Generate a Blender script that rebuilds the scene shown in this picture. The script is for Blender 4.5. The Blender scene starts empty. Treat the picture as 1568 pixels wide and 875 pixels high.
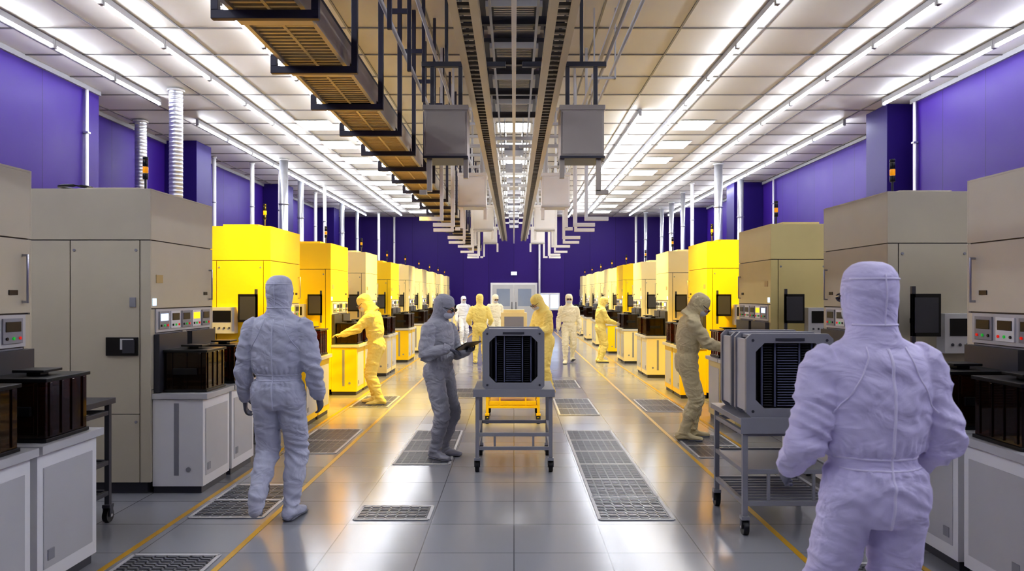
import bpy, bmesh, math, random
from mathutils import Vector, Matrix, noise
from mathutils.bvhtree import BVHTree
random.seed(7)
scene = bpy.context.scene
try:
    scene.view_settings.view_transform = 'Standard'
    scene.view_settings.look = 'None'
    scene.view_settings.exposure = 0.25
except Exception as e:
    print(e)
for lk in ('Medium High Contrast','High Contrast'):
    try:
        scene.view_settings.look = lk; print('look',lk); break
    except Exception as e: print(e)

# ------------------------------------------------------------------ materials
def lin(c):
    c = c/255.0
    return c/12.92 if c <= 0.04045 else ((c+0.055)/1.055)**2.4
def L(r, g, b): return (lin(r), lin(g), lin(b), 1.0)

MATS = {}
def mat(name, rgb, rough=0.5, metal=0.0, emit=None, es=0.0, var=0.06, nscale=3.0, bump=0.0, bscale=60, coat=0.0, spec=0.5, folds=0.0):
    if name in MATS: return MATS[name]
    m = bpy.data.materials.new(name); m.use_nodes = True
    nt = m.node_tree; bs = nt.nodes['Principled BSDF']
    bs.inputs['Roughness'].default_value = rough
    bs.inputs['Metallic'].default_value = metal
    bs.inputs['Coat Weight'].default_value = coat
    bs.inputs['Specular IOR Level'].default_value = spec
    tc = nt.nodes.new('ShaderNodeTexCoord')
    nz = nt.nodes.new('ShaderNodeTexNoise'); nz.inputs['Scale'].default_value = nscale
    nz.inputs['Detail'].default_value = 4
    nt.links.new(tc.outputs['Object'], nz.inputs['Vector'])
    mx = nt.nodes.new('ShaderNodeMix'); mx.data_type = 'RGBA'
    c = L(*rgb)
    mx.inputs[6].default_value = tuple(max(0, x*(1-var)) for x in c[:3])+(1,)
    mx.inputs[7].default_value = tuple(min(1, x*(1+var)) for x in c[:3])+(1,)
    nt.links.new(nz.outputs['Fac'], mx.inputs[0])
    nt.links.new(mx.outputs[2], bs.inputs['Base Color'])
    if emit:
        bs.inputs['Emission Color'].default_value = L(*emit)
        bs.inputs['Emission Strength'].default_value = es
    last=None
    if folds > 0:
        mp = nt.nodes.new('ShaderNodeMapping'); mp.inputs['Scale'].default_value = (5.5, 5.5, 9.0)
        nt.links.new(tc.outputs['Object'], mp.inputs['Vector'])
        n3 = nt.nodes.new('ShaderNodeTexNoise'); n3.inputs['Scale'].default_value = 1.0
        n3.inputs['Detail'].default_value = 2.5; n3.inputs['Distortion'].default_value = 1.3
        nt.links.new(mp.outputs['Vector'], n3.inputs['Vector'])
        b3 = nt.nodes.new('ShaderNodeBump'); b3.inputs['Strength'].default_value = folds; b3.inputs['Distance'].default_value = 0.05
        nt.links.new(n3.outputs['Fac'], b3.inputs['Height']); last=b3
        nt.links.new(b3.outputs['Normal'], bs.inputs['Normal'])
    if bump > 0:
        n2 = nt.nodes.new('ShaderNodeTexNoise'); n2.inputs['Scale'].default_value = bscale
        n2.inputs['Detail'].default_value = 3
        nt.links.new(tc.outputs['Object'], n2.inputs['Vector'])
        bp = nt.nodes.new('ShaderNodeBump'); bp.inputs['Strength'].default_value = bump
        bp.inputs['Distance'].default_value = 0.01
        nt.links.new(n2.outputs['Fac'], bp.inputs['Height'])
        if last: nt.links.new(last.outputs['Normal'], bp.inputs['Normal'])
        nt.links.new(bp.outputs['Normal'], bs.inputs['Normal'])
    MATS[name] = m
    return m

def brick_mat(name, c1, c2, mortar, w, h, ms, rough, rvar=0.1, metal=0.0, rot=None, bump=0.2, bias=0.0, coat=0.0, spec=0.5):
    m = bpy.data.materials.new(name); m.use_nodes = True
    nt = m.node_tree; bs = nt.nodes['Principled BSDF']
    bs.inputs['Specular IOR Level'].default_value = spec
    tc = nt.nodes.new('ShaderNodeTexCoord')
    mp = nt.nodes.new('ShaderNodeMapping')
    if rot: mp.inputs['Rotation'].default_value = rot
    nt.links.new(tc.outputs['Object'], mp.inputs['Vector'])
    br = nt.nodes.new('ShaderNodeTexBrick'); br.offset = 0; br.squash = 1
    br.inputs['Color1'].default_value = L(*c1); br.inputs['Color2'].default_value = L(*c2)
    br.inputs['Mortar'].default_value = L(*mortar)
    br.inputs['Scale'].default_value = 1; br.inputs['Mortar Size'].default_value = ms
    br.inputs['Mortar Smooth'].default_value = 0.1
    br.inputs['Bias'].default_value = bias
    br.inputs['Brick Width'].default_value = w; br.inputs['Row Height'].default_value = h
    nt.links.new(mp.outputs['Vector'], br.inputs['Vector'])
    nt.links.new(br.outputs['Color'], bs.inputs['Base Color'])
    nz = nt.nodes.new('ShaderNodeTexNoise'); nz.inputs['Scale'].default_value = 1.3; nz.inputs['Detail'].default_value = 5
    nt.links.new(tc.outputs['Object'], nz.inputs['Vector'])
    mr = nt.nodes.new('ShaderNodeMapRange')
    mr.inputs[3].default_value = max(0.02, rough-rvar); mr.inputs[4].default_value = rough+rvar
    nt.links.new(nz.outputs['Fac'], mr.inputs[0]); nt.links.new(mr.outputs[0], bs.inputs['Roughness'])
    bs.inputs['Metallic'].default_value = metal
    bs.inputs['Coat Weight'].default_value = coat
    bp = nt.nodes.new('ShaderNodeBump'); bp.inputs['Strength'].default_value = bump; bp.inputs['Distance'].default_value = 0.003
    bp.invert = True
    nt.links.new(br.outputs['Fac'], bp.inputs['Height'])
    nt.links.new(bp.outputs['Normal'], bs.inputs['Normal'])
    return m

def amber_mat():
    m = bpy.data.materials.new('amber_polycarbonate'); m.use_nodes = True
    nt = m.node_tree; bs = nt.nodes['Principled BSDF']
    tc = nt.nodes.new('ShaderNodeTexCoord'); nz = nt.nodes.new('ShaderNodeTexNoise'); nz.inputs['Scale'].default_value = 6
    nt.links.new(tc.outputs['Object'], nz.inputs['Vector'])
    cr = nt.nodes.new('ShaderNodeMix'); cr.data_type = 'RGBA'
    cr.inputs[6].default_value = L(10, 8, 8); cr.inputs[7].default_value = L(50, 28, 10)
    nt.links.new(nz.outputs['Fac'], cr.inputs[0]); nt.links.new(cr.outputs[2], bs.inputs['Base Color'])
    bs.inputs['Roughness'].default_value = 0.08; bs.inputs['Coat Weight'].default_value = 0.6
    tr = nt.nodes.new('ShaderNodeBsdfTransparent'); tr.inputs['Color'].default_value = L(225, 135, 35)
    mx = nt.nodes.new('ShaderNodeMixShader'); mx.inputs[0].default_value = 0.7
    nt.links.new(tr.outputs[0], mx.inputs[1]); nt.links.new(bs.outputs[0], mx.inputs[2])
    nt.links.new(mx.outputs[0], nt.nodes['Material Output'].inputs['Surface'])
    return m

M_floor = brick_mat('floor_epoxy_tiles', (158,158,161), (146,147,152), (100,100,104), 0.6, 0.6, 0.004, 0.165, 0.05, bump=0.12, coat=0.0)
M_ceil = brick_mat('ceiling_tiles', (228,226,222), (204,199,190), (124,120,114), 1.2, 1.2, 0.006, 0.5, 0.08, metal=0.05, bump=0.3)
M_pw_side = brick_mat('purple_wall_panels_side', (60,30,126), (55,27,118), (36,18,84), 1.25, 9.0, 0.008, 0.45, 0.05, rot=(0,math.pi/2,math.pi/2), bump=0.4, spec=.25)
M_pw_back = brick_mat('purple_wall_panels_back', (54,28,114), (48,25,106), (30,16,74), 1.25, 9.0, 0.008, 0.45, 0.05, rot=(math.pi/2,0,0), bump=0.4, spec=.25)
M_purple = mat('purple_column_paint', (40,22,98), 0.45, spec=.25)
M_grid = mat('ceiling_grid_bar', (132,128,124), 0.4, 0.5)
M_tube = mat('fluorescent_tube', (255,255,255), 0.5, emit=(238,243,255), es=40)
M_panelL = mat('light_panel', (255,255,255), 0.5, emit=(252,250,246), es=8)
M_white = mat('white_powder_coat', (236,235,233), 0.4)
M_lgray = mat('light_gray_paint', (196,195,194), 0.4)
M_mgray = mat('mid_gray_paint', (148,148,152), 0.4)
M_grate = mat('grate_metal', (140,141,146), 0.35, 0.4)
M_dgray = mat('dark_gray_paint', (66,66,72), 0.4)
M_black = mat('black_plastic', (18,18,20), 0.35)
M_navy = mat('dark_bracket_paint', (52,50,66), 0.45)
M_steel = mat('brushed_steel', (190,190,195), 0.28, 0.9)
M_duct = mat('galvanised_duct', (205,207,213), 0.3, 0.75, var=0.15, nscale=8)
M_gold = mat('brass_tray_grille', (226,204,152), 0.45, 0.15)
M_tan = mat('tan_rail_metal', (198,189,172), 0.4, 0.3)
M_rung = mat('rail_rung_metal', (120,115,108), 0.4, 0.3)
M_yline = mat('yellow_floor_tape', (205,160,40), 0.35)
M_screen = mat('screen_glow', (200,220,255), 0.2, emit=(190,215,255), es=1.2)
M_screeny = mat('screen_yellow', (255,200,30), 0.2, emit=(255,200,30), es=1.0)
M_red = mat('lamp_red', (200,30,20), 0.3, emit=(255,40,20), es=0.3)
M_ambl = mat('lamp_amber', (230,150,20), 0.3, emit=(255,170,20), es=0.3)
M_green = mat('lamp_green', (30,160,60), 0.3, emit=(30,200,70), es=0.3)
M_wafer = mat('silicon_wafer', (40,44,66), 0.15, 0.8)
M_comb = mat('carrier_shelf_comb', (108,112,136), 0.35)
M_amber = amber_mat()
M_label = mat('label_tan', (190,165,110), 0.5)
BODY = {
 'greige': mat('machine_paint_greige', (196,188,166), 0.38, bump=0.03),
 'gray': mat('machine_paint_gray', (188,180,158), 0.38, bump=0.03),
 'beige': mat('machine_paint_beige', (216,208,188), 0.38, bump=0.03),
 'khaki': mat('machine_paint_khaki', (214,197,136), 0.38, bump=0.03),
 'yellow_lit': mat('machine_paint_yellow_lit', (255,208,24), 0.38, bump=0.03),  # yellow light falling on these machines is put into the base colour
 'cream': mat('machine_paint_cream_lit', (255,232,168), 0.38, bump=0.03),  # pale yellow light on the far machines is tinted into this colour
}

# ------------------------------------------------------------------ mesh builder
class B:
    def __init__(s): s.v=[]; s.f=[]; s.m=[]; s.mats=[]; s.sm=[]
    def mi(s, m):
        if m not in s.mats: s.mats.append(m)
        return s.mats.index(m)
    def box(s, x0,x1,y0,y1,z0,z1,m):
        if x0>x1: x0,x1=x1,x0
        if y0>y1: y0,y1=y1,y0
        if z0>z1: z0,z1=z1,z0
        b=len(s.v)
        s.v += [(x0,y0,z0),(x1,y0,z0),(x1,y1,z0),(x0,y1,z0),(x0,y0,z1),(x1,y0,z1),(x1,y1,z1),(x0,y1,z1)]
        for q in ((0,3,2,1),(4,5,6,7),(0,1,5,4),(1,2,6,5),(2,3,7,6),(3,0,4,7)):
            s.f.append(tuple(b+i for i in q)); s.m.append(s.mi(m)); s.sm.append(False)
    def rings(s, rings, m, smooth=True, cap=True):
        b=len(s.v); n=len(rings[0])
        for r in rings: s.v += [tuple(p) for p in r]
        for i in range(len(rings)-1):
            for j in range(n):
                k=(j+1)%n
                s.f.append((b+i*n+j,b+i*n+k,b+(i+1)*n+k,b+(i+1)*n+j)); s.m.append(s.mi(m)); s.sm.append(smooth)
        if cap:
            s.f.append(tuple(b+j for j in range(n))[::-1]); s.m.append(s.mi(m)); s.sm.append(False)
            e=b+(len(rings)-1)*n
            s.f.append(tuple(e+j for j in range(n))); s.m.append(s.mi(m)); s.sm.append(False)
    def cyl(s, p0, p1, r, m, n=12, r2=None):
        s.tube([p0,p1],[r, r if r2 is None else r2],m,n)
    def tube(s, pts, rad, m, n=12, flat=None, ref=None):
        pts=[Vector(p) for p in pts]; rings=[]
        for i,p in enumerate(pts):
            t=(pts[min(i+1,len(pts)-1)]-pts[max(i-1,0)]).normalized()
            rf=Vector(ref) if ref is not None else (Vector((1,0,0)) if abs(t.x)<0.9 else Vector((0,1,0)))
            u=(rf-t*rf.dot(t)).normalized(); w=t.cross(u)
            r=rad[i]; a,c=(r if isinstance(r,(tuple,list)) else (r,r))
            rings.append([p+u*a*math.cos(2*math.pi*j/n)+w*c*math.sin(2*math.pi*j/n) for j in range(n)])
        s.rings(rings,m)
    def ell(s, c, r, m, n=20, k=12, R=None):
        c=Vector(c); rings=[]
        for i in range(1,k):
            a=math.pi*i/k
            ring=[]
            for j in range(n):
                t=2*math.pi*j/n
                d=Vector((r[0]*math.sin(a)*math.cos(t), r[1]*math.sin(a)*math.sin(t), -r[2]*math.cos(a)))
                if R is not None: d=R@d
                ring.append(c+d)
            rings.append(ring)
        s.rings(rings,m)
    def obj(s, name, bevel=0, parent=None, loc=None):
        me=bpy.data.meshes.new(name); me.from_pydata(s.v,[],s.f)
        for m in s.mats: me.materials.append(m)
        me.polygons.foreach_set('material_index', s.m)
        me.polygons.foreach_set('use_smooth', s.sm)
        me.update()
        o=bpy.data.objects.new(name, me); scene.collection.objects.link(o)
        if bevel>0:
            bv=o.modifiers.new('bevel','BEVEL'); bv.width=bevel; bv.segments=2; bv.limit_method='ANGLE'; bv.angle_limit=math.radians(40)
        if parent: o.parent=parent
        if loc: o.location=loc
        return o

# ------------------------------------------------------------------ room shell
H=5.5; YB=37.0; YF=-5.0
b=B(); b.box(-9,9,YF-.2,YB+.2,-0.2,0,M_floor); b.obj('floor')
b=B(); b.box(-9,9,YF-.2,YB+.2,H,H+.2,M_ceil); b.obj('ceiling')
for s,nm in ((-1,'left'),(1,'right')):
    ye=14.2 if s<0 else 14.8
    uo=8.7 if s<0 else 8.5
    b=B()
    b.box(s*7.85,s*9.0,YF,ye,0,H,M_pw_side)
    b.box(s*uo,s*9.0,ye,YB,0,H,M_pw_side)
    b.obj('wall_'+nm)
    b=B()
    for yy in ([18.7,26.0,33.0] if s<0 else [15.1,25.6,33.0]):
        ui=7.9 if s<0 else 7.5
        b.box(s*ui,s*(uo-.002),yy,yy+.9,0,H-.002,M_purple)
        b.box(s*(ui-.012),s*(uo),yy-.012,yy+.912,0,.12,M_dgray)
    b.obj('wall_column_'+nm, 0.01)
    b=B(); b.box(s*7.8,s*7.85,YF,ye,H-.09,H-.005,M_mgray); b.box(s*(uo-.05),s*uo,ye,YB,H-.09,H-.005,M_mgray)
    b.obj('trim_'+nm)
    b=B(); b.box(s*7.83,s*7.85,YF,ye,0,.12,M_dgray); b.box(s*(uo-.02),s*uo,ye,YB,0,.12,M_dgray)
    b.obj('baseboard_'+nm)
b=B(); b.box(-9,9,YB,YB+.2,0,H,M_pw_back); b.obj('wall_back')
b=B(); b.box(-9,9,YF-.2,YF,0,H,M_pw_back); b.obj('wall_front')
b=B()
x=-8.4
while x<8.5:
    b.box(x-.014,x+.014,YF,YB,H-.016,H-.001,M_grid); x+=1.2
y=YF+.2
while y<YB:
    b.box(-8.6,8.6,y-.014,y+.014,H-.018,H-.002,M_grid); y+=1.2
b.obj('ceiling_grid')
b=B()
b.box(-1.15,1.15,YB-.06,YB-.005,0,2.25,M_white)
b.box(-1.05,-.02,YB-.09,YB-.061,.02,2.15,M_lgray); b.box(.02,1.05,YB-.09,YB-.061,.02,2.15,M_lgray)
for sx in (-1,1):
    b.box(sx*.2,sx*.85,YB-.1,YB-.091,1.1,1.95,mat('door_glass',(150,160,175),.1,coat=1))
    b.cyl((sx*.1,YB-.13,.95),(sx*.1,YB-.13,1.3),.015,M_black)
b.obj('door_1',0.006)
b=B()
b.box(1.25,2.25,YB-.05,YB-.005,.9,1.75,M_white); 
b.box(1.32,1.7,YB-.06,YB-.051,1.0,1.65,M_screen); b.box(1.8,2.18,YB-.06,YB-.051,1.0,1.65,M_screen)
b.obj('window_1',0.004)
b=B(); b.box(-.15,.15,YB-.09,YB-.01,2.62,2.8,M_white); b.box(-.13,.13,YB-.1,YB-.091,2.64,2.78,M_screen); b.obj('exit_sign',0.004)

for X in (-1.79,-2.47,1.81,2.47):
    b=B(); b.box(X-.02,X+.02,0.5,34,0.0005,.003,M_yline); b.obj('floor_marking_line')
def grille(x0,x1,y0,y1):
    b=B(); b.box(x0,x1,y0,y1,.0005,.002,M_black)
    ny=int(round((y1-y0)/.6)) or 1
    for t in range(ny+1):
        yy=y0+(y1-y0)*t/ny; b.box(x0,x1,yy-.016,yy+.016,.002,.007,M_lgray)
    for xx in (x0,x1): b.box(xx-.012,xx+.012,y0,y1,.002,.007,M_lgray)
    yy=y0+.04
    while yy<y1-.02:
        b.box(x0,x1,yy-.009,yy+.009,.002,.006,M_grate); yy+=.040
    xx=x0+.07
    while xx<x1:
        b.box(xx-.007,xx+.007,y0,y1,.002,.006,M_grate); xx+=.075
    b.obj('floor_vent_grille')
for g in ((.63,1.17,5.5,9.1),(.63,1.17,10.3,11.9),(.63,1.17,13.3,14.5),(-1.17,-.63,7.3,9.1),(-1.17,-.63,5.5,5.85),(-1.17,-.63,12,13.2),
          (-2.4,-1.86,5.55,6.5),(-2.4,-1.86,4.2,4.75),(-2.4,-1.86,7.8,9.2),(-2.4,-1.86,11,12.2),(1.88,2.42,4.2,4.6),(1.88,2.42,7.6,8.8),(1.88,2.42,10.6,11.8)):
    grille(*g)

# ------------------------------------------------------------------ machines
def machine(s, u0, y0, Ln, Hm, body, k, depth=1.9):
    b=B(); u1=u0+depth; y1=y0+Ln; P=BODY[body]
    X=lambda u: s*u
    def bx(ua,ub,ya,yb,za,zb,m): b.box(X(ua),X(ub),ya,yb,za,zb,m)
    bx(u0+.05,u1-.05,y0+.05,y1-.05,0,.1,M_dgray)
    bx(u0+.014,u1-.014,y0+.014,y1-.014,.1,Hm-.014,M_dgray)
    zs=Hm-.43
    for (ya,yb) in ((y0,y0+.014),(y1-.014,y1)):
        for (ua,ub) in ((u0,u0+.085),(u0+.093,u0+.66),(u0+.668,u0+1.25),(u0+1.258,u1)):
            if ua==u0:
                bx(ua,ub,ya,yb,.1,zs,P)
            else:
                bx(ua,ub,ya,yb,.1,.66,P); bx(ua,ub,ya,yb,.666,zs,P)
        bx(u0,u1,ya,yb,zs+.008,Hm,P)
        bx(u1-.014,u1,y0+.014,y1-.014,.1,Hm,P)
    for (uu,zz) in ((u0+.12,zs-.08),(u0+.63,zs-.08),(u0+.12,.6),(u0+.63,.6)):
        b.cyl((X(uu),y0+.002,zz),(X(uu),y0-.006,zz),.012,M_mgray)
    if k==1 and s<0:
        bx(u0+.1,u0+.36,y0-.02,y0,1.15,1.3,M_black); bx(u0+.12,u0+.22,y0-.028,y0-.02,1.17,1.28,M_dgray); bx(u0+.13,u0+.24,y0-.026,y0-.02,1.2,1.29,M_lgray)
        bx(u0+.12,u0+.17,y0-.01,y0,1.55,1.63,M_mgray)
    bx(u0,u1,y0+.014,y1-.014,Hm-.014,Hm,P)
    bx(u0+.25,u0+.7,y0+.3,y1-.3,Hm,Hm+.05,P)
    ua,ub=u0,u0+.014; ya,yb=y0+.014,y1-.014
    bx(ua,ub,ya,yb,zs+.008,Hm-.014,P)
    bx(ua,ub,ya,yb,1.54,zs,P)
    bx(ua,ub,ya,yb,.1,.86,P)
    bx(ua,ub,ya,ya+.06,.866,1.53,P); bx(ua,ub,yb-.06,yb,.866,1.53,P); bx(ua,ub,(ya+yb)/2-.04,(ya+yb)/2+.04,.866,1.33,P)
    bx(ua+.005,ub,ya+.06,yb-.06,.87,1.33,M_mgray)
    bx(u0-.012,u0+.014,ya+.06,yb-.06,1.335,1.53,M_lgray)
    n=5; w=(yb-ya-.16)/n
    for i in range(n):
        c0=ya+.08+i*w
        bx(u0-.022,u0-.012,c0+.02,c0+w-.02,1.36,1.51,M_white if i%2 else M_mgray)
        bx(u0-.026,u0-.022,c0+.04,c0+w-.04,1.43,1.49,(M_screeny if (i==3 and s<0 or s>0 and i==1) else (M_screen if i==0 else M_black)) )
        for q in range(3):
            yy=c0+.05+q*(w-.1)/2
            b.cyl((X(u0-.022),yy,1.39),(X(u0-.03),yy,1.39),.01,[M_black,M_green,M_red][q],8)
    bx(u0-.004,u0,ya+.08,ya+.2,1.75,1.82,M_label)
    bx(u0-.008,u0,ya+.02,ya+.075,1.56,1.62,M_screen)
    bx(u0-.006,u0,yb-.2,yb-.12,1.65,1.68,M_black)
    b.cyl((X(u0-.03),yb-.07,1.6),(X(u0-.03),yb-.07,1.9),.008,M_steel,8)
    bx(u0-.03,u0,yb-.078,yb-.062,1.6,1.615,M_steel); bx(u0-.03,u0,yb-.078,yb-.062,1.885,1.9,M_steel)
    hw=Ln/2
    for i in range(2):
        c0=y0+i*hw+.03; c1=y0+(i+1)*hw-.03
        bx(u0-.42,u0-.002,c0,c1,.06,.78,M_white if body in('greige','gray','beige') else P)
        bx(u0-.40,u0-.002,c0+.02,c1-.02,0,.06,M_dgray)
        bx(u0-.46,u0-.002,c0-.015,c1+.015,.785,.83,M_lgray)
        bx(u0-.425,u0-.42,c0+.05,c1-.05,.14,.7,M_lgray)
        bx(u0-.43,u0-.425,c0+.08,c0+.14,.18,.24,M_mgray)
        b.cyl((X(u0-.3),c0-.0,.2),(X(u0-.3),c0-.006,.2),.02,M_mgray)
        bx(u0-.05,u0-.002,c0+.02,c1-.02,.835,1.32,M_dgray)
        bx(u0-.22,u0-.18,c0-.003,c0,.15,.75,M_mgray)
    if k>=2 or s>0:
        bx(u0+.18,u0+.24,y0-.16,y0,1.42,1.46,M_black)
        bx(u0+.1,u0+.13,y0-.19,y0-.16,1.2,1.72,M_dgray)
        bx(u0+.1,u0+.33,y0-.19,y0-.16,1.32,1.66,M_black)
        bx(u0+.12,u0+.31,y0-.193,y0-.19,1.35,1.63,M_dgray)
        bx(u0+.4,u0+.7,y0-.12,y0,1.18,1.5,M_lgray); bx(u0+.44,u0+.66,y0-.125,y0-.12,1.32,1.46,M_black)
        for q in range(4): b.cyl((X(u0+.46+q*.06),y0-.12,1.25),(X(u0+.46+q*.06),y0-.13,1.25),.012,M_dgray,8)
    tu,ty=u0+.12,y0+.16
    if k>=1:
        b.cyl((X(tu),ty,Hm),(X(tu),ty,Hm+.12),.01,M_dgray,8)
        for q,mm in enumerate((M_green,M_ambl,M_red)):
            b.cyl((X(tu),ty,Hm+.10+q*.055),(X(tu),ty,Hm+.15+q*.055),.022,M_black if q!=1 else mm,12)
        b.cyl((X(tu),ty,Hm+.265),(X(tu),ty,Hm+.29),.022,M_black,12)
    return b.obj('wafer_processing_machine',0.004)

def pod_mesh():
    b=B()
    b.box(-.17,.17,-.2,.2,.02,.34,M_amber)
    b.box(-.18,.18,-.21,.21,0,.02,M_black)
    b.box(-.185,.185,-.215,.215,.335,.355,M_black)
    b.box(-.09,.09,-.09,.09,.375,.39,M_black); b.box(-.04,.04,-.04,.04,.355,.375,M_black)
    for sx in (-1,1):
        for yy in (-.16,-.05,.05,.16): b.box(sx*.17,sx*.178,yy-.012,yy+.012,.03,.33,M_amber)
        for xx in (-.12,0,.12): b.box(xx-.012,xx+.012,sx*.2,sx*.208,.03,.33,M_amber)
        b.box(-.1,.1,sx*.208,sx*.225,.15,.2,M_black)
    for i in range(10): b.cyl((0,0,.045+i*.028),(0,0,.05+i*.028),.15,M_wafer,24)
    return b
pod_src=None
def pod(x,y,z):
    global pod_src
    if pod_src is None:
        pod_src=pod_mesh().obj('wafer_pod',0.005); o=pod_src
    else:
        o=bpy.data.objects.new('wafer_pod',pod_src.data); scene.collection.objects.link(o)
        bv=o.modifiers.new('bevel','BEVEL'); bv.width=.005; bv.segments=2; bv.limit_method='ANGLE'
    o.location=(x,y,z)

colL=['greige','greige','yellow_lit','yellow_lit','cream','yellow_lit','cream','cream','cream','cream','cream']
colR=['beige','gray','khaki','yellow_lit','cream','cream','yellow_lit','cream','cream','cream','cream']
ysL=[3.4,6.2,9.25,12.3,15.2,18.3,21.4,24.5,27.6,30.7,33.6]
ysR=[3.8,6.15,8.95,11.9,14.9,18.0,21.1,24.2,27.3,30.4,33.5]
hL=[2.42,2.53,2.5,2.5,2.52,2.45,2.5,2.5,2.5,2.5,2.5]
hR=[2.42,2.5,2.5,2.5,2.52,2.45,2.5,2.5,2.5,2.5,2.5]
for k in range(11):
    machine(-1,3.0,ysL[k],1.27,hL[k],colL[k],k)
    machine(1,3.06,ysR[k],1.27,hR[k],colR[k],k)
    for i in range(2):
        pod(-(3.0-.24), ysL[k]+.317+i*.635, .832)
        pod( (3.06-.24), ysR[k]+.317+i*.635, .832)

b=B()
pts=[(-3.85+.13*math.cos(a*math.pi/8),6.6+.13*math.sin(a*math.pi/8),2.595) for a in range(17)]
b.tube(pts,[.012]*17,M_black,8); b.obj('cable_coil')

# ------------------------------------------------------------------ carts & carriers
def cart(x0,x1,y0,y1,zt,m=M_mgray,name='equipment_cart',slats=True,zm=.42,shelf=True,trays=None,apron=True):
    b=B(); t=.035
    for xx in (x0,x1-t):
        for yy in (y0,y1-t):
            b.box(xx,xx+t,yy,yy+t,.13,zt-.04,m)
            cx,cy=xx+t/2,yy+t/2
            b.box(cx-.028,cx+.028,cy-.03,cy+.03,.105,.13,m)
            for sx in (-.024,.024): b.box(cx+sx-.004,cx+sx+.004,cy-.022,cy+.022,.045,.11,M_dgray)
            b.cyl((cx-.019,cy,.05),(cx+.019,cy,.05),.05,M_black,20)
            b.cyl((cx-.03,cy,.05),(cx+.03,cy,.05),.012,M_steel,10)
    b.box(x0-.02,x1+.02,y0-.02,y1+.02,zt-.04,zt,m)
    b.box(x0-.02,x1+.02,y0-.025,y0-.02,zt-(.1 if apron else .06),zt+.012,m)
    for z in ((.2,zm,zt-.12) if apron else (.2,zm)):
        b.box(x0+t,x1-t,y0+.003,y0+t-.003,z,z+.032,m); b.box(x0+t,x1-t,y1-t+.003,y1-.003,z,z+.032,m)
        b.box(x0+.003,x0+t-.003,y0+t,y1-t,z,z+.032,m); b.box(x1-t+.003,x1-.003,y0+t,y1-t,z,z+.032,m)
    if shelf: b.box(x0+t,x1-t,y0+t,y1-t,zm+.005,zm+.02,m)
    if slats:
        n=9
        for i in range(n):
            yy=y0+t+(y1-y0-2*t)*(i+.5)/n; b.box(x0+t,x1-t,yy-.012,yy+.012,.205,.22,m)
    for xx in (x0+.17,x1-.17-.02):
        b.box(xx,xx+.02,y0+.005,y0+.025,.235,zm,m)
    if trays:
        for z in (.24,.34,.5):
            b.box(x0+t+.01,x1-t-.01,y0+.01,y1-t,z,z+.012,trays)
            b.box(x0+t+.01,x1-t-.01,y0+.01,y0+.022,z+.012,z+.05,trays)
    b.obj(name,0.004)

def carrier(x0,x1,y0,y1,z0,h):
    b=B(); cx=(x0+x1)/2; m=M_mgray; w=x1-x0
    def plate(ya,yb,hole=True):
        c=.035; o=[(x0+c,z0),(x1-c,z0),(x1,z0+c),(x1,z0+h-c),(x1-c,z0+h),(x0+c,z0+h),(x0,z0+h-c),(x0,z0+c)]
        e=.065; k=.06; ix0,ix1,iz0,iz1=x0+e,x1-e,z0+e,z0+h-e
        q=[(ix0+k,iz0),(ix1-k,iz0),(ix1,iz0+k),(ix1,iz1-k),(ix1-k,iz1),(ix0+k,iz1),(ix0,iz1-k),(ix0,iz0+k)]
        base=len(b.v)
        for yy in (ya,yb):
            for p in o: b.v.append((p[0],yy,p[1]))
            for p in q: b.v.append((p[0],yy,p[1]))
        for i in range(8):
            j=(i+1)%8
            for f in ((i,j,8+j,8+i),(16+j,16+i,24+i,24+j),(j,i,16+i,16+j),(8+i,8+j,24+j,24+i)):
                b.f.append(tuple(base+a for a in f)); b.m.append(b.mi(m)); b.sm.append(False)
    plate(y0,y0+.035); plate(y1-.035,y1)
    b.box(x0+.012,x0+.03,y0+.035,y1-.035,z0+.04,z0+h-.04,M_lgray)
    b.box(x1-.03,x1-.012,y0+.035,y1-.035,z0+.04,z0+h-.04,M_lgray)
    b.box(x0+.05,x1-.05,y0+.035,y1-.035,z0+.012,z0+.035,m)
    b.box(x0+.05,x1-.05,y0+.035,y1-.035,z0+h-.035,z0+h-.012,m)
    b.box(x0+.06,x1-.06,y1-.045,y1-.036,z0+.05,z0+h-.05,M_black)
    n=24; za,zb=z0+.07,z0+h-.07
    for sx in (-1,1):
        ex=cx+sx*(w/2-.075)
        b.tube([(ex,y0+.06,za),(ex,y0+.06,zb)],[.018,.018],M_black,14)
        b.tube([(ex-sx*.05,y0+.06,za),(ex-sx*.05,y0+.06,zb)],[.008,.008],M_comb,10)
        b.tube([(cx+sx*.085,y0+.055,za),(cx+sx*.085,y0+.055,zb)],[.007,.007],M_comb,10)
    for i in range(n):
        z=za+(zb-za)*(i+.5)/n
        yc=(y0+y1)/2+.02
        b.tube([(cx,yc,z-.0015),(cx,yc,z+.0015)],[(w/2-.10,(y1-y0)/2-.075)]*2,M_wafer,28)
        b.box(cx-.07,cx+.07,y0+.045,y0+.075,z-.003,z+.003,M_comb)
        for sx in (-1,1): b.box(cx+sx*.10,cx+sx*(w/2-.14),y0+.06,y0+.10,z-.0025,z+.0025,M_dgray)
    for (px,pz) in ((x0+.045,z0+.045),(x1-.045,z0+.045),(x0+.045,z0+h-.045),(x1-.045,z0+h-.045)):
        b.cyl((px,y0-.004,pz),(px,y0,pz),.01,M_dgray,10)
    b.box(cx-.1,cx+.1,y0-.006,y0,z0+h-.05,z0+h-.03,M_dgray)
    b.obj('wafer_carrier',0.004)

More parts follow.
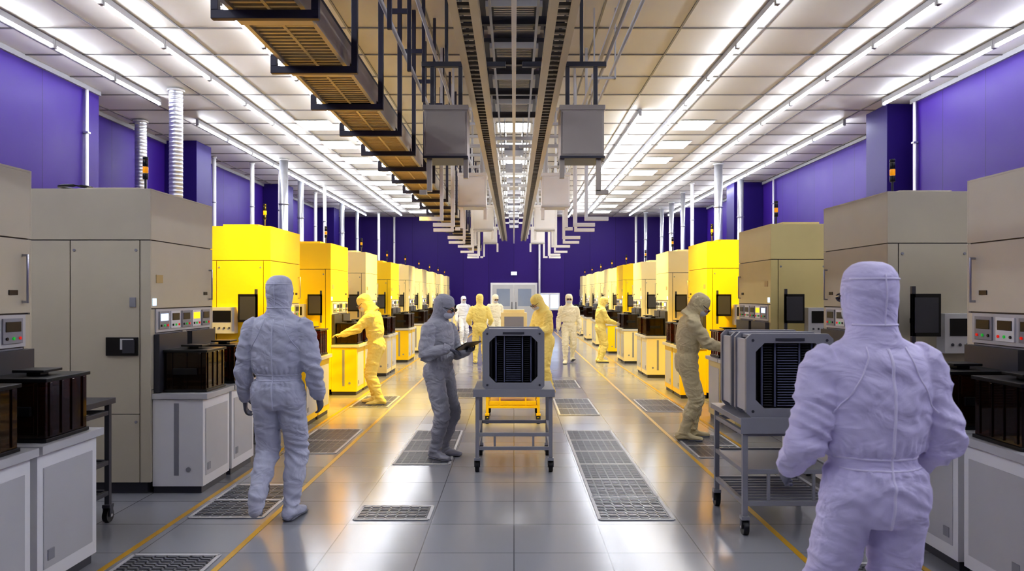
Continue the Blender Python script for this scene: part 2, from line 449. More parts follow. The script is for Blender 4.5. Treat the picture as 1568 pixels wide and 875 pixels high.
cart(-.36,.36,7.0,7.75,.76,zm=.33,shelf=False,apron=False,slats=False)
carrier(-.295,.285,7.02,7.55,.762,.57)
cart(-.36,.33,9.6,10.3,.72,BODY['yellow_lit'],trays=BODY['yellow_lit'])  # rear cart: its yellow lighting is painted into frame and trays
carrier(-.28,.26,9.65,10.15,.722,.5)
cart(-.3,.3,15.5,16.2,.8,BODY['cream']); 
b=B(); b.box(-.27,.27,15.55,16.1,.802,1.28,BODY['cream']); b.box(-.22,.22,15.6,16.0,1.28,1.34,BODY['cream']); b.box(-.2,.2,15.54,15.55,.9,1.2,M_mgray); b.obj('equipment_case',0.02)
cart(1.57,2.24,5.15,5.9,.8)
carrier(1.6,2.2,5.17,5.46,.802,.58)
carrier(1.6,2.2,5.53,5.82,.802,.58)
cart(-3.4,-2.93,5.0,5.47,.9,M_dgray)
cart(-3.25,-2.85,7.72,8.3,.9,M_dgray)
cart(3.35,3.9,5.3,5.85,.8,M_dgray)

# ------------------------------------------------------------------ ceiling lights
def lightline(X, ya, yb, skip=()):
    b=B(); y=ya
    while y+1.6<=yb:
        if not any(a<y+.8<c for a,c in skip):
            b.cyl((X,y,H-.13),(X,y+1.6,H-.13),.021,M_tube,8)
            b.box(X-.026,X+.026,y-.03,y+1.63,H-.105,H-.02,M_mgray)
            b.box(X-.028,X+.028,y-.045,y-.005,H-.155,H-.02,M_mgray); b.box(X-.028,X+.028,y+1.605,y+1.645,H-.155,H-.02,M_mgray)
        y+=1.7
    b.obj('fluorescent_strip_light')
for X,sk in ((-6.9,((14.4,16.3),)),(-5.25,((14.2,14.9),)),(-3.75,()),(3.35,((14.4,15.4),)),(5.4,((14.4,15.4),)),(7.2,((14.4,16.4),))):
    lightline(X,-4.0,36,sk)
lightline(2.6,15.5,36)
b=B()
for X in (-4.45,4.05):
    y=16.5
    while y<36:
        b.box(X-.36,X+.36,y,y+.9,H-.03,H-.019,M_panelL); b.box(X-.39,X+.39,y-.03,y+.93,H-.025,H-.018,M_white); y+=2.2
y=14.5
while y<36:
    b.box(-.36,.36,y,y+.9,H-.03,H-.019,M_panelL); b.box(-.39,.39,y-.03,y+.93,H-.025,H-.018,M_white); y+=2.2
b.obj('ceiling_panel_light')

def spot(x,y,z,tgt,e,col=(1,.66,.03),size=1.1):
    d=bpy.data.lights.new('yellow_lamp','SPOT'); d.energy=e*.62; d.color=col; d.spot_size=size; d.spot_blend=.7; d.shadow_soft_size=.2
    o=bpy.data.objects.new('yellow_lamp',d); scene.collection.objects.link(o); o.location=(x,y,z)
    o.rotation_euler=(Vector(tgt)-Vector((x,y,z))).to_track_quat('-Z','Y').to_euler()
spot(-1.5,7.9,3.4,(-3.3,9.9,1.7),1100,size=.95)
spot(-1.5,11.2,3.4,(-2.4,11.5,.0),1100,size=1.2)
spot(-1.5,12.9,3.4,(-3.0,13.0,1.4),900,size=1.3)
spot(1.5,10.6,3.4,(3.1,12.2,1.5),1200,size=1.1)
for yy in (15.5,19,23,27,31):
    spot(-1.5,yy,3.4,(-3.0,yy+.4,1.0),560,(1,.78,.30),1.6)
    spot(1.5,yy,3.4,(3.0,yy+.4,1.0),560,(1,.78,.30),1.6)
spot(0,8.7,3.6,(0,10.2,.3),1000,size=.6)

# ------------------------------------------------------------------ ducts / pipes
def duct(x,y,r,spiral=True,z0=0.0):
    b=B(); rings=[]; n=16; z=z0
    if spiral:
        while z<H-.02:
            for dz,rr in ((0,r),(.045,r),(.055,r*1.06),(.065,r)):
                if z+dz<H-.02: rings.append([(x+rr*math.cos(2*math.pi*j/n),y+rr*math.sin(2*math.pi*j/n),z+dz) for j in range(n)])
            z+=.075
        b.rings(rings,M_duct)
    else:
        b.cyl((x,y,z0),(x,y,H-.02),r,M_white if r<.08 else M_duct,14)
        for zz in (2.9,4.2): b.cyl((x,y,zz),(x,y,zz+.03),r*1.18,M_steel,14)
    b.cyl((x,y,H-.06),(x,y,H-.02),r*1.3,M_lgray,18)
    b.obj('exhaust_duct' if r>=.08 else 'utility_pipe')
for d in ((-6.3,14.0,.12,1),(-8.2,16.5,.12,1),(-8.3,20.8,.05,0),(-6.5,21.2,.12,0),(-7.6,21.8,.06,0),(-7.1,25,.1,0),(-6.6,26.2,.06,0),(-7.4,28,.06,0),
          (-7.1,31,.1,0),(-7.1,34,.08,0),(-6.3,35,.06,0),(-5.85,36.7,.05,0),(-7.1,22.8,.06,0),
          (5.96,21.9,.12,0),(7.45,24.7,.1,0),(6.1,25.7,.06,0),(6.3,28,.08,0),(6.1,34.8,.08,0),(5.9,36.3,.06,0),(6.5,33,.08,0),(6.5,31,.1,0),(1.25,36.8,.05,0)):
    duct(*d)
for (x,y) in ((-7.79,13.7),(7.79,14.6),(-8.63,17.6),(8.43,24.4)):
    b=B(); b.cyl((x,y,.12),(x,y,H-.1),.03,M_white,10)
    for z in (1,2.2,3.4,4.6): b.box(x-.045,x+.045,y-.045,y+.045,z,z+.03,M_steel)
    b.obj('wall_conduit')

# ------------------------------------------------------------------ overhead structures
for s in (-1,1):
    b=B()
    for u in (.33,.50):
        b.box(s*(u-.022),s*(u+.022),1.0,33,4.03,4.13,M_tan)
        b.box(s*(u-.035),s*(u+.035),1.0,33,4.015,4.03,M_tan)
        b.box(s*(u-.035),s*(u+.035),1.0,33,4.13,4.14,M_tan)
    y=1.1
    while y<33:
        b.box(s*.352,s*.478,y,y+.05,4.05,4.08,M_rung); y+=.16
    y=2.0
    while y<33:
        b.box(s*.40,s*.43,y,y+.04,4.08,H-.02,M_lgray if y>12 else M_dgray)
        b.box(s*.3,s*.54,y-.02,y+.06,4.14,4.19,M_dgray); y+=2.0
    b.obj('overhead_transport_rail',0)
b=B(); b.box(-.022,.022,1,34,3.98,4.05,M_white)
y=3
while y<34: b.box(-.012,.012,y,y+.03,4.05,H-.02,M_lgray); y+=3
b.obj('overhead_center_rail')
b=B()
for s in (-1,1):
    b.box(s*.62,s*.70,1,15,4.95,5.1,M_dgray); b.box(s*.50,s*.54,1,30,5.2,5.26,M_steel)
    b.box(s*.25,s*.28,1,30,4.8,4.84,M_steel)
    y=1.5
    while y<15: b.box(s*.63,s*.69,y,y+.06,5.1,H-.02,M_dgray); y+=1.5
y=1.2
while y<14.4:
    b.box(-.62,.62,y,y+.07,4.97,5.07,M_dgray)
    b.box(-.48,.48,y+.2,y+1.3,5.36,5.42,M_dgray)
    for sx in (-1,1): b.box(sx*.30,sx*.36,y+.25,y+1.25,5.28,5.36,M_lgray)
    for j in range(12):
        yy=y+.3+j*.075; b.box(-.26,.26,yy,yy+.03,5.3,5.35,M_lgray)
    b.box(-.3,.3,y+.2,y+.24,5.27,5.36,M_lgray)
    y+=1.6
y=15
while y<33:
    b.box(-.62,.62,y,y+.06,4.75,4.82,M_lgray)
    for sx in (-1,1): b.box(sx*.58,sx*.62,y,y+.06,4.1,H-.02,M_lgray)
    b.box(-.2,.2,y+.3,y+.9,4.6,4.72,M_steel)
    b.box(-.2,-.18,y+.5,y+.55,4.72,H-.02,M_steel); b.box(.18,.2,y+.5,y+.55,4.72,H-.02,M_steel)
    y+=2.2
b.obj('overhead_service_frame')
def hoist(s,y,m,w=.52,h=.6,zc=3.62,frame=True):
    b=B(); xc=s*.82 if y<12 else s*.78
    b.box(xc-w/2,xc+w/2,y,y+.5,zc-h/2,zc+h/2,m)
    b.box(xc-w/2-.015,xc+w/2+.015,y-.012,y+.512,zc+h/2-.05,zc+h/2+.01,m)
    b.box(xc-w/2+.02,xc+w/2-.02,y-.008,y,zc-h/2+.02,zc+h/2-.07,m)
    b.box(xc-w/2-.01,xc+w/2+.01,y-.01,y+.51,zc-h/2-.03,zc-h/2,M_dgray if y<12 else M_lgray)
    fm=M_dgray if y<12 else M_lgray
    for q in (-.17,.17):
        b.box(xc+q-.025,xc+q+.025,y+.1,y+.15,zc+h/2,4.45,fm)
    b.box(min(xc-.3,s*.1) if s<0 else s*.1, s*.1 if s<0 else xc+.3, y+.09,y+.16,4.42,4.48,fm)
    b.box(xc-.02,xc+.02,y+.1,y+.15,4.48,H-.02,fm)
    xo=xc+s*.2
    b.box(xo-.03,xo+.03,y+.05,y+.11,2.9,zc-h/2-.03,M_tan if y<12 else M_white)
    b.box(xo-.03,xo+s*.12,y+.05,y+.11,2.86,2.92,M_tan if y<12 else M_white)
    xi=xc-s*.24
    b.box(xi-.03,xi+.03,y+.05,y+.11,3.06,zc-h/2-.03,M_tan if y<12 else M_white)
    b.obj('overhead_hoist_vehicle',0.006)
for s in (-1,1):
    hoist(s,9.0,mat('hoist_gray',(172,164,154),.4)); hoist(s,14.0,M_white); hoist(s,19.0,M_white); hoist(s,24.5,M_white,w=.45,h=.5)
for s in (-1,1):
    for i,y in enumerate((11.6,12.6,13.6,15.4,16.8,18.2,20.5,22,23.5)):
        b=B(); u=1.12 if i%2==0 else 1.02
        b.box(s*(u-.025),s*(u+.025),y,y+.06,2.85,4.5,M_white)
        b.box(s*(u-.025),s*(u+.34),y-.01,y+.07,2.8,2.86,M_white)
        b.box(s*.45,s*(u+.03),y,y+.05,4.5,4.55,M_lgray)
        b.box(s*(u-.02),s*(u+.02),y+.01,y+.05,4.55,H-.02,M_lgray)
        b.obj('overhead_drop_bracket',0.003)
b=B()
xa,xb=-1.93,-1.44
b.box(xa,xb,2.5,33,3.66,3.68,M_black)
b.box(xa-.02,xa+.015,2.5,33,3.60,3.74,M_tan); b.box(xb-.015,xb+.02,2.5,33,3.60,3.82,M_tan)
b.box(xb-.06,xb+.02,2.5,33,3.82,3.85,M_dgray)
b.box((xa+xb)/2-.012,(xa+xb)/2+.012,2.5,33,3.62,3.66,M_gold)
y=2.5
while y<33:
    b.box(xa,xb,y,y+.03,3.625,3.66,M_gold); y+=.075
y=2.35
while y<33:
    b.box(xa-.02,xb+.02,y+.4,y+.52,3.58,3.665,M_tan); y+=1.25
for xx,zz,r in ((-1.8,3.72,.03),(-1.7,3.72,.03),(-1.58,3.73,.035)):
    b.cyl((xx,2.5,zz),(xx,33,zz),r,M_black,8)
b.obj('cable_tray')
b=B(); y=3.82
while y<31:
    m=M_navy
    b.box(-2.05,-1.32,y,y+.05,3.52,3.58,m); b.box(-2.05,-2.0,y,y+.05,3.58,3.68,m)
    b.box(-1.37,-1.32,y,y+.05,3.58,H-.02,m)
    b.box(-1.12,-1.08,y+.3,y+.34,4.0,H-.02,m)
    b.box(-1.37,-1.08,y+.02,y+.05,4.5,4.55,m)
    y+=1.25
b.obj('cable_tray_support',0.003)
b=B()
for X,Z in ((-1.2,4.3),(-1.0,4.7),(1.15,4.58),(1.3,4.62)):
    b.cyl((X,1,Z),(X,33,Z),.022,M_lgray,8)
b.box(1.05,1.09,1,33,4.56,4.6,M_lgray)
y=4
while y<33:
    b.box(1.05,1.35,y,y+.04,4.53,4.56,M_lgray); b.box(1.06,1.08,y,y+.03,4.56,H-.02,M_lgray); b.box(1.36,1.34,y,y+.03,4.53,H-.02,M_lgray); y+=3
b.obj('overhead_conduit_run')

# ------------------------------------------------------------------ people
def suit(name,rgb): return mat(name,rgb,0.72,bump=0.10,bscale=220,var=0.06,nscale=6,spec=0.25,folds=0.55)  # gray and yellow tones from the lighting are put into the suit colours
S_gray=suit('suit_gray_blue_lit',(194,196,210)); S_mid=suit('suit_gray_lit',(162,162,168)); S_lav=suit('suit_lavender',(226,219,244))
S_yel=suit('suit_yellow_lit',(252,230,140)); S_ol=suit('suit_beige',(216,202,160)); S_cr=suit('suit_cream',(248,240,208)); S_wh=suit('suit_white',(226,229,238))
M_glove=mat('glove_gray',(98,100,112),0.45); M_skin=mat('skin',(196,150,124),0.5); M_mask=mat('face_mask',(205,207,214),0.8)
M_lens=mat('goggle_lens',(28,28,34),0.1,coat=1); M_eye=mat('eye_white',(225,222,218),0.3); M_sole=mat('boot_sole',(120,120,128),0.6)
M_lglove=mat('glove_light',(215,205,185),0.5)
M_seam=mat('seam_tape',(238,232,250),0.6); M_seam2=mat('seam_tape_gray',(206,208,222),0.6)

def cr(pts, rad, sub=4):
    P=[Vector(p) for p in pts]; n=len(P); R=[(r if isinstance(r,(tuple,list)) else (r,r)) for r in rad]
    op=[];orr=[]
    for i in range(n-1):
        p0=P[max(i-1,0)];p1=P[i];p2=P[i+1];p3=P[min(i+2,n-1)]
        for k in range(sub):
            t=k/sub
            op.append(0.5*((2*p1)+(p2-p0)*t+(2*p0-5*p1+4*p2-p3)*t*t+(3*p1-p0-3*p2+p3)*t**3))
            tt=t*t*(3-2*t)
            orr.append((R[i][0]*(1-tt)+R[i+1][0]*tt,R[i][1]*(1-tt)+R[i+1][1]*tt))
    op.append(P[-1]);orr.append(R[-1])
    return op,orr
def capped(b,pts,rad,m,n=16,ref=None,sub=4,round_ends=True):
    p,r=cr(pts,rad,sub)
    if round_ends:
        t0=(p[0]-p[1]).normalized(); t1=(p[-1]-p[-2]).normalized()
        a=[];ra=[]
        for q in (0.92,0.7,0.35):
            k=math.sqrt(1-q*q); a.append(p[0]+t0*min(r[0])*q); ra.append((r[0][0]*k,r[0][1]*k))
        c=[];rc=[]
        for q in (0.35,0.7,0.92):
            k=math.sqrt(1-q*q); c.append(p[-1]+t1*min(r[-1])*q); rc.append((r[-1][0]*k,r[-1][1]*k))
        p=a+p+c; r=ra+r+rc
    b.tube(p,r,m,n,ref=ref)
def ik(a,t,l1,l2,pole):
    a=Vector(a);t=Vector(t);d=t-a;D=min(d.length,(l1+l2)*.998);d.normalize()
    t=a+d*D
    x=(l1*l1-l2*l2+D*D)/(2*D); h=math.sqrt(max(0,l1*l1-x*x))
    p=Vector(pole);p=(p-d*p.dot(d)).normalized()
    return a+d*x+p*h,t
def remeshed(b,name,vox,smooth=3):
    o=b.obj(name+'_tmp')
    r=o.modifiers.new('r','REMESH'); r.mode='VOXEL'; r.voxel_size=vox; r.use_smooth_shade=True
    s=o.modifiers.new('s','SMOOTH'); s.factor=.5; s.iterations=smooth
    dg=bpy.context.evaluated_depsgraph_get()
    me=bpy.data.meshes.new_from_object(o.evaluated_get(dg)); me.name=name
    bpy.data.objects.remove(o,do_unlink=True)
    return me
def mkobj(me,name,parent,m):
    me.materials.clear(); me.materials.append(m)
    for p in me.polygons: p.use_smooth=True; p.material_index=0
    o=bpy.data.objects.new(name,me); scene.collection.objects.link(o); o.parent=parent; return o
def hand(parent,name,w,d,nrm,side,curl,m,vox=.0035,spread=0.0,thumb=0.5):
    b=B(); w=Vector(w); d=Vector(d).normalized(); n=Vector(nrm); n=(n-d*n.dot(d)).normalized(); s=d.cross(n)*side
    capped(b,[w-d*.03,w,w+d*.04,w+d*.085],[(.027,.021),(.028,.019),(.038,.017),(.041,.014)],m,14,ref=s)
    for off,ln in ((.030,.072),(.010,.082),(-.010,.076),(-.030,.060)):
        p=w+d*.08+s*off; a=curl*.5; dd=(d*math.cos(a)+n*math.sin(a)+s*off*spread).normalized(); pts=[p-d*.012,p]
        for f in (.45,.3,.25):
            p=p+dd*ln*f; pts.append(p); a+=curl; dd=(d*math.cos(a)+n*math.sin(a)+s*off*spread).normalized()
        capped(b,pts,[.0095,.0098,.0092,.0086,.0075],m,8,sub=2)
    p=w+d*.02+s*.026; dd=(d*.62+s*.62+n*.35).normalized(); pts=[w+d*.012+s*.012,p]
    p=p+dd*.034; pts.append(p); dd=(d*.8+s*.2+n*thumb).normalized(); p=p+dd*.03; pts.append(p); dd=(d*.8-s*.1+n*(thumb+.3)).normalized(); p=p+dd*.024; pts.append(p)
    capped(b,pts,[.013,.0145,.0125,.0105,.0085],m,8,sub=2)
    me=remeshed(b,name,vox,1)
    return mkobj(me,name,parent,m)

def person(loc,yaw,Ht,sm,P,vox=.013,gm=None,goggle='glasses',seams=None,wr=1.0,wide=1.0):
    emp=bpy.data.objects.new('cleanroom_worker',None); scene.collection.objects.link(emp)
    emp.location=loc; emp.rotation_euler=(0,0,math.radians(yaw)); k=Ht/1.775; emp.scale=(k*wide,k*wide,k)
    gm=gm or M_glove
    lean=P.get('lean',0); drop=P.get('drop',0); tw=P.get('twist',0)
    piv=Vector((0,0,.95))
    Rl=Matrix.Rotation(-lean,3,'X')@Matrix.Rotation(tw,3,'Z')
    def U(p): return piv+Rl@(Vector(p)-piv)-Vector((0,0,drop))
    dn=Vector((0,0,drop))
    b=B(); m=sm
    Z=[(.80,.125,.10),(.86,.166,.126),(.93,.180,.135),(.985,.176,.132),(1.02,.160,.118),(1.045,.160,.118),(1.085,.182,.132),(1.17,.192,.138),(1.29,.204,.140),(1.37,.200,.130),(1.425,.170,.112),(1.465,.118,.094),(1.50,.088,.086)]
    pts=[];rad=[]
    for z,a,c in Z:
        yo=.0
        if 1.1<z<1.4: yo=-.012
        if z<.95: yo=-.012
        p=Vector((0,yo,z))
        pts.append((p-dn) if z<.96 else U(p)); rad.append((a,c))
    capped(b,pts,rad,m,28,ref=(Rl@Vector((1,0,0))),sub=3,round_ends=False)
    capped(b,[U((-.155,-.01,1.385)),U((0,-.01,1.435)),U((.155,-.01,1.385))],[(.070,.070),(.088,.078),(.070,.070)],m,14,ref=(0,1,0))
    hp=P.get('hpitch',0); hy=P.get('hyaw',0)
    hpv=Vector((0,0,1.50))
    Rh=Matrix.Rotation(hy,3,'Z')@Matrix.Rotation(-hp,3,'X')
    def Hd(p): return U(hpv+Rh@(Vector(p)-hpv))
    HZ=[(1.43,.14,.105,-.01),(1.475,.098,.094,-.006),(1.53,.083,.095,.0),(1.575,.087,.106,.006),(1.625,.094,.117,.008),(1.675,.096,.119,.004),(1.72,.089,.108,-.002),(1.75,.070,.086,-.006),(1.77,.035,.045,-.008)]
    capped(b,[Hd((0,q[3],q[0])) for q in HZ],[(q[1],q[2]) for q in HZ],m,24,ref=(Rl@Rh@Vector((1,0,0))),sub=3,round_ends=False)
    joints=[]
    wrists=[]
    for sd,key in ((-1,'L'),(1,'R')):
        sh=U((sd*.182,-.01,1.385))
        tg=P.get('w'+key); tg=Vector(tg) if tg is not None else U((sd*.28,.05,.87))
        pole=P.get('p'+key,(sd*.3,-1,0))
        el,wr_=ik(sh,tg,.285,.255,pole)
        mid1=(sh*.5+el*.5); mid2=(el*.55+wr_*.45)
        capped(b,[U((sd*.10,-.01,1.39)),sh,mid1,el,mid2,wr_*.88+el*.12,wr_],[.074,.080,.074,.066,.062,.054,.040],m,16,ref=(0,.2,1) if abs((el-sh).normalized().z)<.7 else (1,0,0))
        joints+= [(el,.10),(mid1,.07),(mid2,.05)]
        wrists.append((wr_,(wr_-el).normalized()))
    for sd,key in ((-1,'L'),(1,'R')):
        hip=Vector((sd*.092,-.005,.90))-dn
        an=Vector(P.get('a'+key,(sd*.10,-.02,.095)))
        kn,an=ik(hip,an,.43,.405,P.get('k'+key,(sd*.08,1,0)))
        a1=hip*.55+kn*.45; c1=kn*.75+an*.25; c2=kn*.50+an*.50; c3=kn*.42+an*.58; c4=kn*.2+an*.8
        capped(b,[hip+Vector((0,0,.03)),hip,a1,kn,c1,c2,c3,c4,an],[(.100,.12),(.102,.12),(.092,.102),(.080,.086),(.078,.084),(.076,.080),(.063,.068),(.058,.062),(.052,.058)],m,18,ref=(1,0,0))
        joints+=[(kn,.11),(c2,.06),(an,.06),(c4,.05)]
        fy=math.radians(P.get('fy'+key,-sd*8)); fp=P.get('fp'+key,0)
        Rf=Matrix.Rotation(fy,3,'Z')@Matrix.Rotation(-fp,3,'X')
        F=lambda q: an+Rf@Vector(q)
        capped(b,[F((0,-.055,-.045)),F((0,.0,-.035)),F((0,.07,-.05)),F((0,.14,-.062)),F((0,.20,-.068))],[(.044,.045),(.050,.055),(.050,.042),(.054,.03),(.042,.024)],m,14,ref=tuple(Rf@Vector((1,0,0))))
        bb=B()
        capped(bb,[F((0,-.06,-.083)),F((0,.07,-.083)),F((0,.15,-.083)),F((0,.205,-.083))],[(.043,.011),(.043,.011),(.054,.011),(.044,.011)],M_sole,14,ref=tuple(Rf@Vector((1,0,0))))
        o=bb.obj('boot_sole_'+key); o.parent=emp
    me=remeshed(b,'body',vox,3)
    seed=random.random()*50; off=Vector((seed,seed*.7,seed*.3))
    nrm=[v.normal.copy() for v in me.vertices]
    beltc=U((0,0,1.03)); up=(Rl@Vector((0,0,1)))
    for i,v in enumerate(me.vertices):
        p=v.co; w=.42
        if p.z<1.5:
            for j,r in joints:
                d=(p-j).length/r
                if d<2.2: w=max(w,1.4*math.exp(-d*d*.5))
        head=(p-Hd((0,0,1.63))).length<.16
        if head: w=.18
        wp=Vector((noise.noise(p*6+off),noise.noise(p*6+off*1.7),0))*.6
        f=noise.noise(Vector((p.x*6,p.y*6,p.z*17))+off+Vector((0,0,8*p.x))+wp)
        g=noise.noise(Vector((p.x*17,p.y*17,p.z*10))+off*2+wp)
        big=noise.noise(p*5.0+off*3)
        ridge=1-abs(f)*3.0
        dz=(p-beltc).dot(up)
        torso=abs(p.x)<.21 and .02<abs(dz)<.10 and abs(p.y-beltc.y)<.22
        e=0
        if torso:
            ang=math.atan2(p.y-beltc.y,p.x)
            e=math.sin(ang*26+3*f)*.005*(1-abs(abs(dz)-.05)/.05)
        v.co=p+nrm[i]*(wr*(ridge*.012*w+g*.006*w+big*.005*(0.3 if head else 1))+e)
    bo=mkobj(me,'suit_body',emp,sm)
    hv=.0035 if vox<.012 else .0045
    for i,(key,sd) in enumerate((('L',-1),('R',1))):
        w,dv=wrists[i]
        dv=Vector(P.get('hd'+key,dv)); pn=P.get('hn'+key,(-sd*1.0,.25,0))
        dvn=dv.normalized(); n=Vector(pn); n=(n-dvn*n.dot(dvn)).normalized(); s=dvn.cross(n)
        th=Vector(P.get('ht'+key,(0,1,.2)))
        side=1 if s.dot(th)>0 else -1
        hand(emp,'hand_'+key,w+dvn*.005,dv,pn,side,P.get('curl'+key,.35),gm,hv)
        cb=B(); cb.tube([w-dvn*.05,w-dvn*.045,w+dvn*.012,w+dvn*.014],[.046,.049,.042,.036],sm,16); c=cb.obj('cuff_'+key); c.parent=emp
    fb=B(); R3=Rl@Rh
    fb.ell(Hd((0,.034,1.612)),(.073,.108,.100),M_skin,24,14,R=R3)
    fb.ell(Hd((0,.142,1.612)),(.013,.018,.022),M_skin,12,8,R=R3)
    fb.ell(Hd((0,.128,1.572)),(.024,.014,.007),M_skin,12,8,R=R3)
    for sx in (-1,1):
        fb.ell(Hd((sx*.031,.124,1.636)),(.014,.012,.009),M_eye,12,8,R=R3)
        fb.ell(Hd((sx*.031,.133,1.636)),(.006,.005,.006),M_lens,10,8,R=R3)
        fb.ell(Hd((sx*.032,.128,1.656)),(.018,.010,.004),M_lens,10,6,R=R3)
        fb.ell(Hd((sx*.074,.04,1.62)),(.010,.02,.03),M_skin,10,8,R=R3)
    f=fb.obj('face'); f.parent=emp
    mb=B()
    mb.ell(Hd((0,.040,1.578)),(.074,.108,.062),M_mask,28,16,R=R3)
    mb.ell(Hd((0,.138,1.600)),(.020,.020,.026),M_mask,14,10,R=R3)
    for sx in (-1,1): mb.cyl(Hd((sx*.06,.10,1.60)),Hd((sx*.088,.05,1.63)),.003,M_mask,6)
    o=mb.obj('face_mask'); o.parent=emp
    gb=B(); gx=.033
    for sx in (-1,1):
        gb.ell(Hd((sx*gx,.146,1.640)),(.029,.007,.020),M_lens,16,10,R=R3)
        gb.cyl(Hd((sx*.06,.143,1.642)),Hd((sx*.088,.04,1.645)),.004,M_lens,6)
    gb.cyl(Hd((-.01,.148,1.642)),Hd((.01,.148,1.642)),.004,M_lens,6)
    o=gb.obj('safety_glasses'); o.parent=emp
    if seams:
        tree=BVHTree.FromPolygons([v.co for v in me.vertices],[tuple(p.vertices) for p in me.polygons])
        sb=B()
        def ribbon(samples,wd,wv,mx=9):
            pts=[]
            for (o_,d_) in samples:
                h=tree.ray_cast(o_,d_)
                if h[0] is not None and abs(h[0].x)<mx: pts.append(h[0]-Vector(d_).normalized()*.0015)
            if len(pts)>3:
                sb.tube(pts,[(wd,.003)]*len(pts),seams,8,ref=wv)
        ribbon([(Vector((0,-1,z*.01)),Vector((0,1,0))) for z in range(80,146,1)],.006,(1,0,0))
        for zz in (1.052,1.012):
            ribbon([(Vector((-.165+.33*a/24,-1,zz)),Vector((0,1,0))) for a in range(25)],.004,(0,0,1),.17)
        for sx in (-1,1):
            ribbon([(Vector((sx*(.07+.12*(t/20)**1.5),-1,1.455-.24*t/20)),Vector((0,1,0))) for t in range(21)],.003,(1,0,0))
        ribbon([(Vector((0,-1,1.53+z*.01)),Vector((0,1,0))) for z in range(0,20)],.003,(1,0,0))
        for zz in (1.705,1.535):
            ribbon([(Vector((math.cos(a*math.pi/24)*.5,math.sin(a*math.pi/24)*.5,zz)),Vector((-math.cos(a*math.pi/24),-math.sin(a*math.pi/24),0))) for a in range(-24,1)],.004,(0,0,1))
        if sb.v:
            o=sb.obj('suit_seams'); o.parent=emp
    return emp

person((-1.74,5.55,0),-2,1.80,S_gray,dict(
    aR=(.10,-.02,.095),aL=(-.085,-.22,.185),kL=(-.05,1,0),fpL=-.68,fyR=-6,fyL=6,
    wL=(-.275,.07,.87),wR=(.265,.10,.88),pL=(-.4,-1,0),pR=(.4,-1,0),curlL=.45,curlR=.45,lean=.02),vox=.009,seams=M_seam2,wr=1.0)
person((-.76,7.65,0),-122,1.67,S_mid,dict(
    aR=(.11,.03,.095),aL=(-.11,-.03,.095),lean=.01,hpitch=.30,hyaw=.15,
    wL=(-.13,.28,1.15),wR=(.17,.24,1.19),pL=(-.5,-.5,-1),pR=(.6,-.5,-1),
    hdL=(.55,.75,.1),hnL=(0,0,1),htL=(-.5,.8,0),hdR=(-.55,.8,-.25),hnR=(0,-.1,-1),htR=(-1,-.2,0),curlL=.3,curlR=.4),vox=.010,wr=1.0)
tb=B(); tb.box(-.125,.125,-.09,.09,-.005,.005,M_black); tb.box(-.113,.113,-.078,.078,.005,.006,M_lens)
t=tb.obj('tablet_computer',.003)
yw=math.radians(-122)
lx,ly,lz=.0,.375,1.215
kk=1.67/1.775
t.location=(-.76+kk*(lx*math.cos(yw)-ly*math.sin(yw)),7.65+kk*(lx*math.sin(yw)+ly*math.cos(yw)),lz*kk)
t.rotation_euler=(math.radians(28),0,yw)
person((1.35,2.82,0),3,1.78,S_lav,dict(
    aR=(.12,-.04,.095),aL=(-.11,.10,.095),lean=.03,hyaw=.0,
    wL=(-.235,.19,.96),wR=(.235,.17,.95),pL=(-.35,-1,-.3),pR=(.35,-1,-.3),curlL=.5,curlR=.5),vox=.008,seams=M_seam,wr=.95,wide=1.02)
person((-2.08,11.35,0),88,1.71,S_yel,dict(
    aR=(.11,.04,.095),aL=(-.11,-.08,.095),lean=.16,hpitch=.5,
    wL=(-.16,.50,1.10),wR=(.14,.52,1.10),pL=(-.5,-.3,-1),pR=(.5,-.3,-1),hdL=(0,1,-.1),hdR=(0,1,-.1),hnL=(0,0,-1),hnR=(0,0,-1),htL=(1,0,0),htR=(-1,0,0)),gm=S_yel)
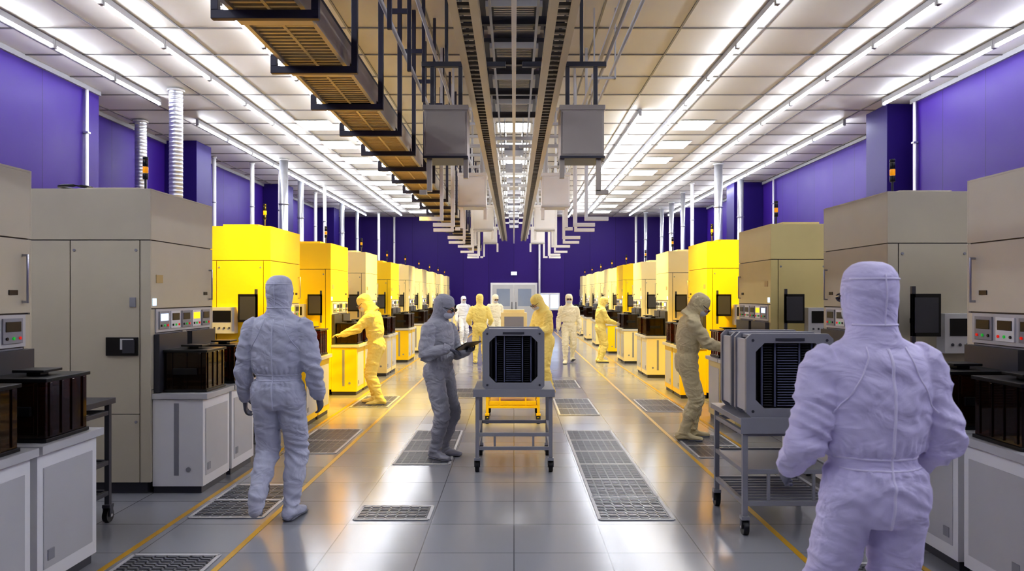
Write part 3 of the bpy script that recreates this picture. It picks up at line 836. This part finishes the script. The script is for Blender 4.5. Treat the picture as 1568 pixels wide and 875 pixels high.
person((1.98,8.6,0),-92,1.71,S_ol,dict(
    aR=(.11,-.06,.095),aL=(-.11,.08,.095),lean=.10,hpitch=.55,
    wL=(-.14,.42,1.10),wR=(.16,.44,1.08),pL=(-.5,-.5,-1),pR=(.5,-.5,-1),hdL=(.1,1,0),hdR=(-.1,1,0),hnL=(0,0,-1),hnR=(0,0,-1),htL=(1,0,0),htR=(-1,0,0)),gm=S_ol,vox=.010)
person((1.33,18.2,0),180,1.68,S_cr,dict(
    aR=(.10,.16,.095),aL=(-.10,-.16,.12),fpL=-.3,lean=.02),gm=M_lglove)
person((-.83,18.2,0),0,1.68,S_yel,dict(aR=(.11,.06,.095),aL=(-.11,-.06,.095),wL=(-.26,.2,1.0),wR=(.26,.2,1.0)),gm=M_lglove)
person((2.12,18.4,0),-80,1.62,S_yel,dict(lean=.06,hpitch=.3,wL=(-.15,.35,1.05),wR=(.15,.38,1.05),pL=(-.4,-.4,-1),pR=(.4,-.4,-1)),gm=M_lglove)
person((.52,12.6,0),120,1.70,S_yel,dict(lean=.12,hpitch=.5,wL=(-.14,.36,1.08),wR=(.14,.36,1.08),pL=(-.4,-.4,-1),pR=(.4,-.4,-1),aR=(.11,.05,.095),aL=(-.11,-.05,.095)),gm=M_lglove)
person((-.56,22,0),200,1.68,S_cr,dict(hpitch=.3),gm=M_lglove)
person((-1.68,25,0),-160,1.62,S_wh,dict(aR=(.10,.1,.095),aL=(-.10,-.1,.1)),gm=M_lglove)

# ------------------------------------------------------------------ camera & world
cd=bpy.data.cameras.new('camera'); cam=bpy.data.objects.new('camera',cd); scene.collection.objects.link(cam)
cam.location=(0,0,1.65); cam.rotation_euler=(math.pi/2,0,0)
cd.sensor_width=36; cd.lens=36*1150/1568; cd.shift_x=-3/1568; cd.shift_y=14.5/1568; cd.clip_start=.05; cd.clip_end=100
cd.dof.use_dof=True; cd.dof.focus_distance=8.0; cd.dof.aperture_fstop=4.0
scene.camera=cam
w=bpy.data.worlds.new('world'); scene.world=w; w.use_nodes=True
w.node_tree.nodes['Background'].inputs[0].default_value=(.5,.52,.6,1); w.node_tree.nodes['Background'].inputs[1].default_value=.3
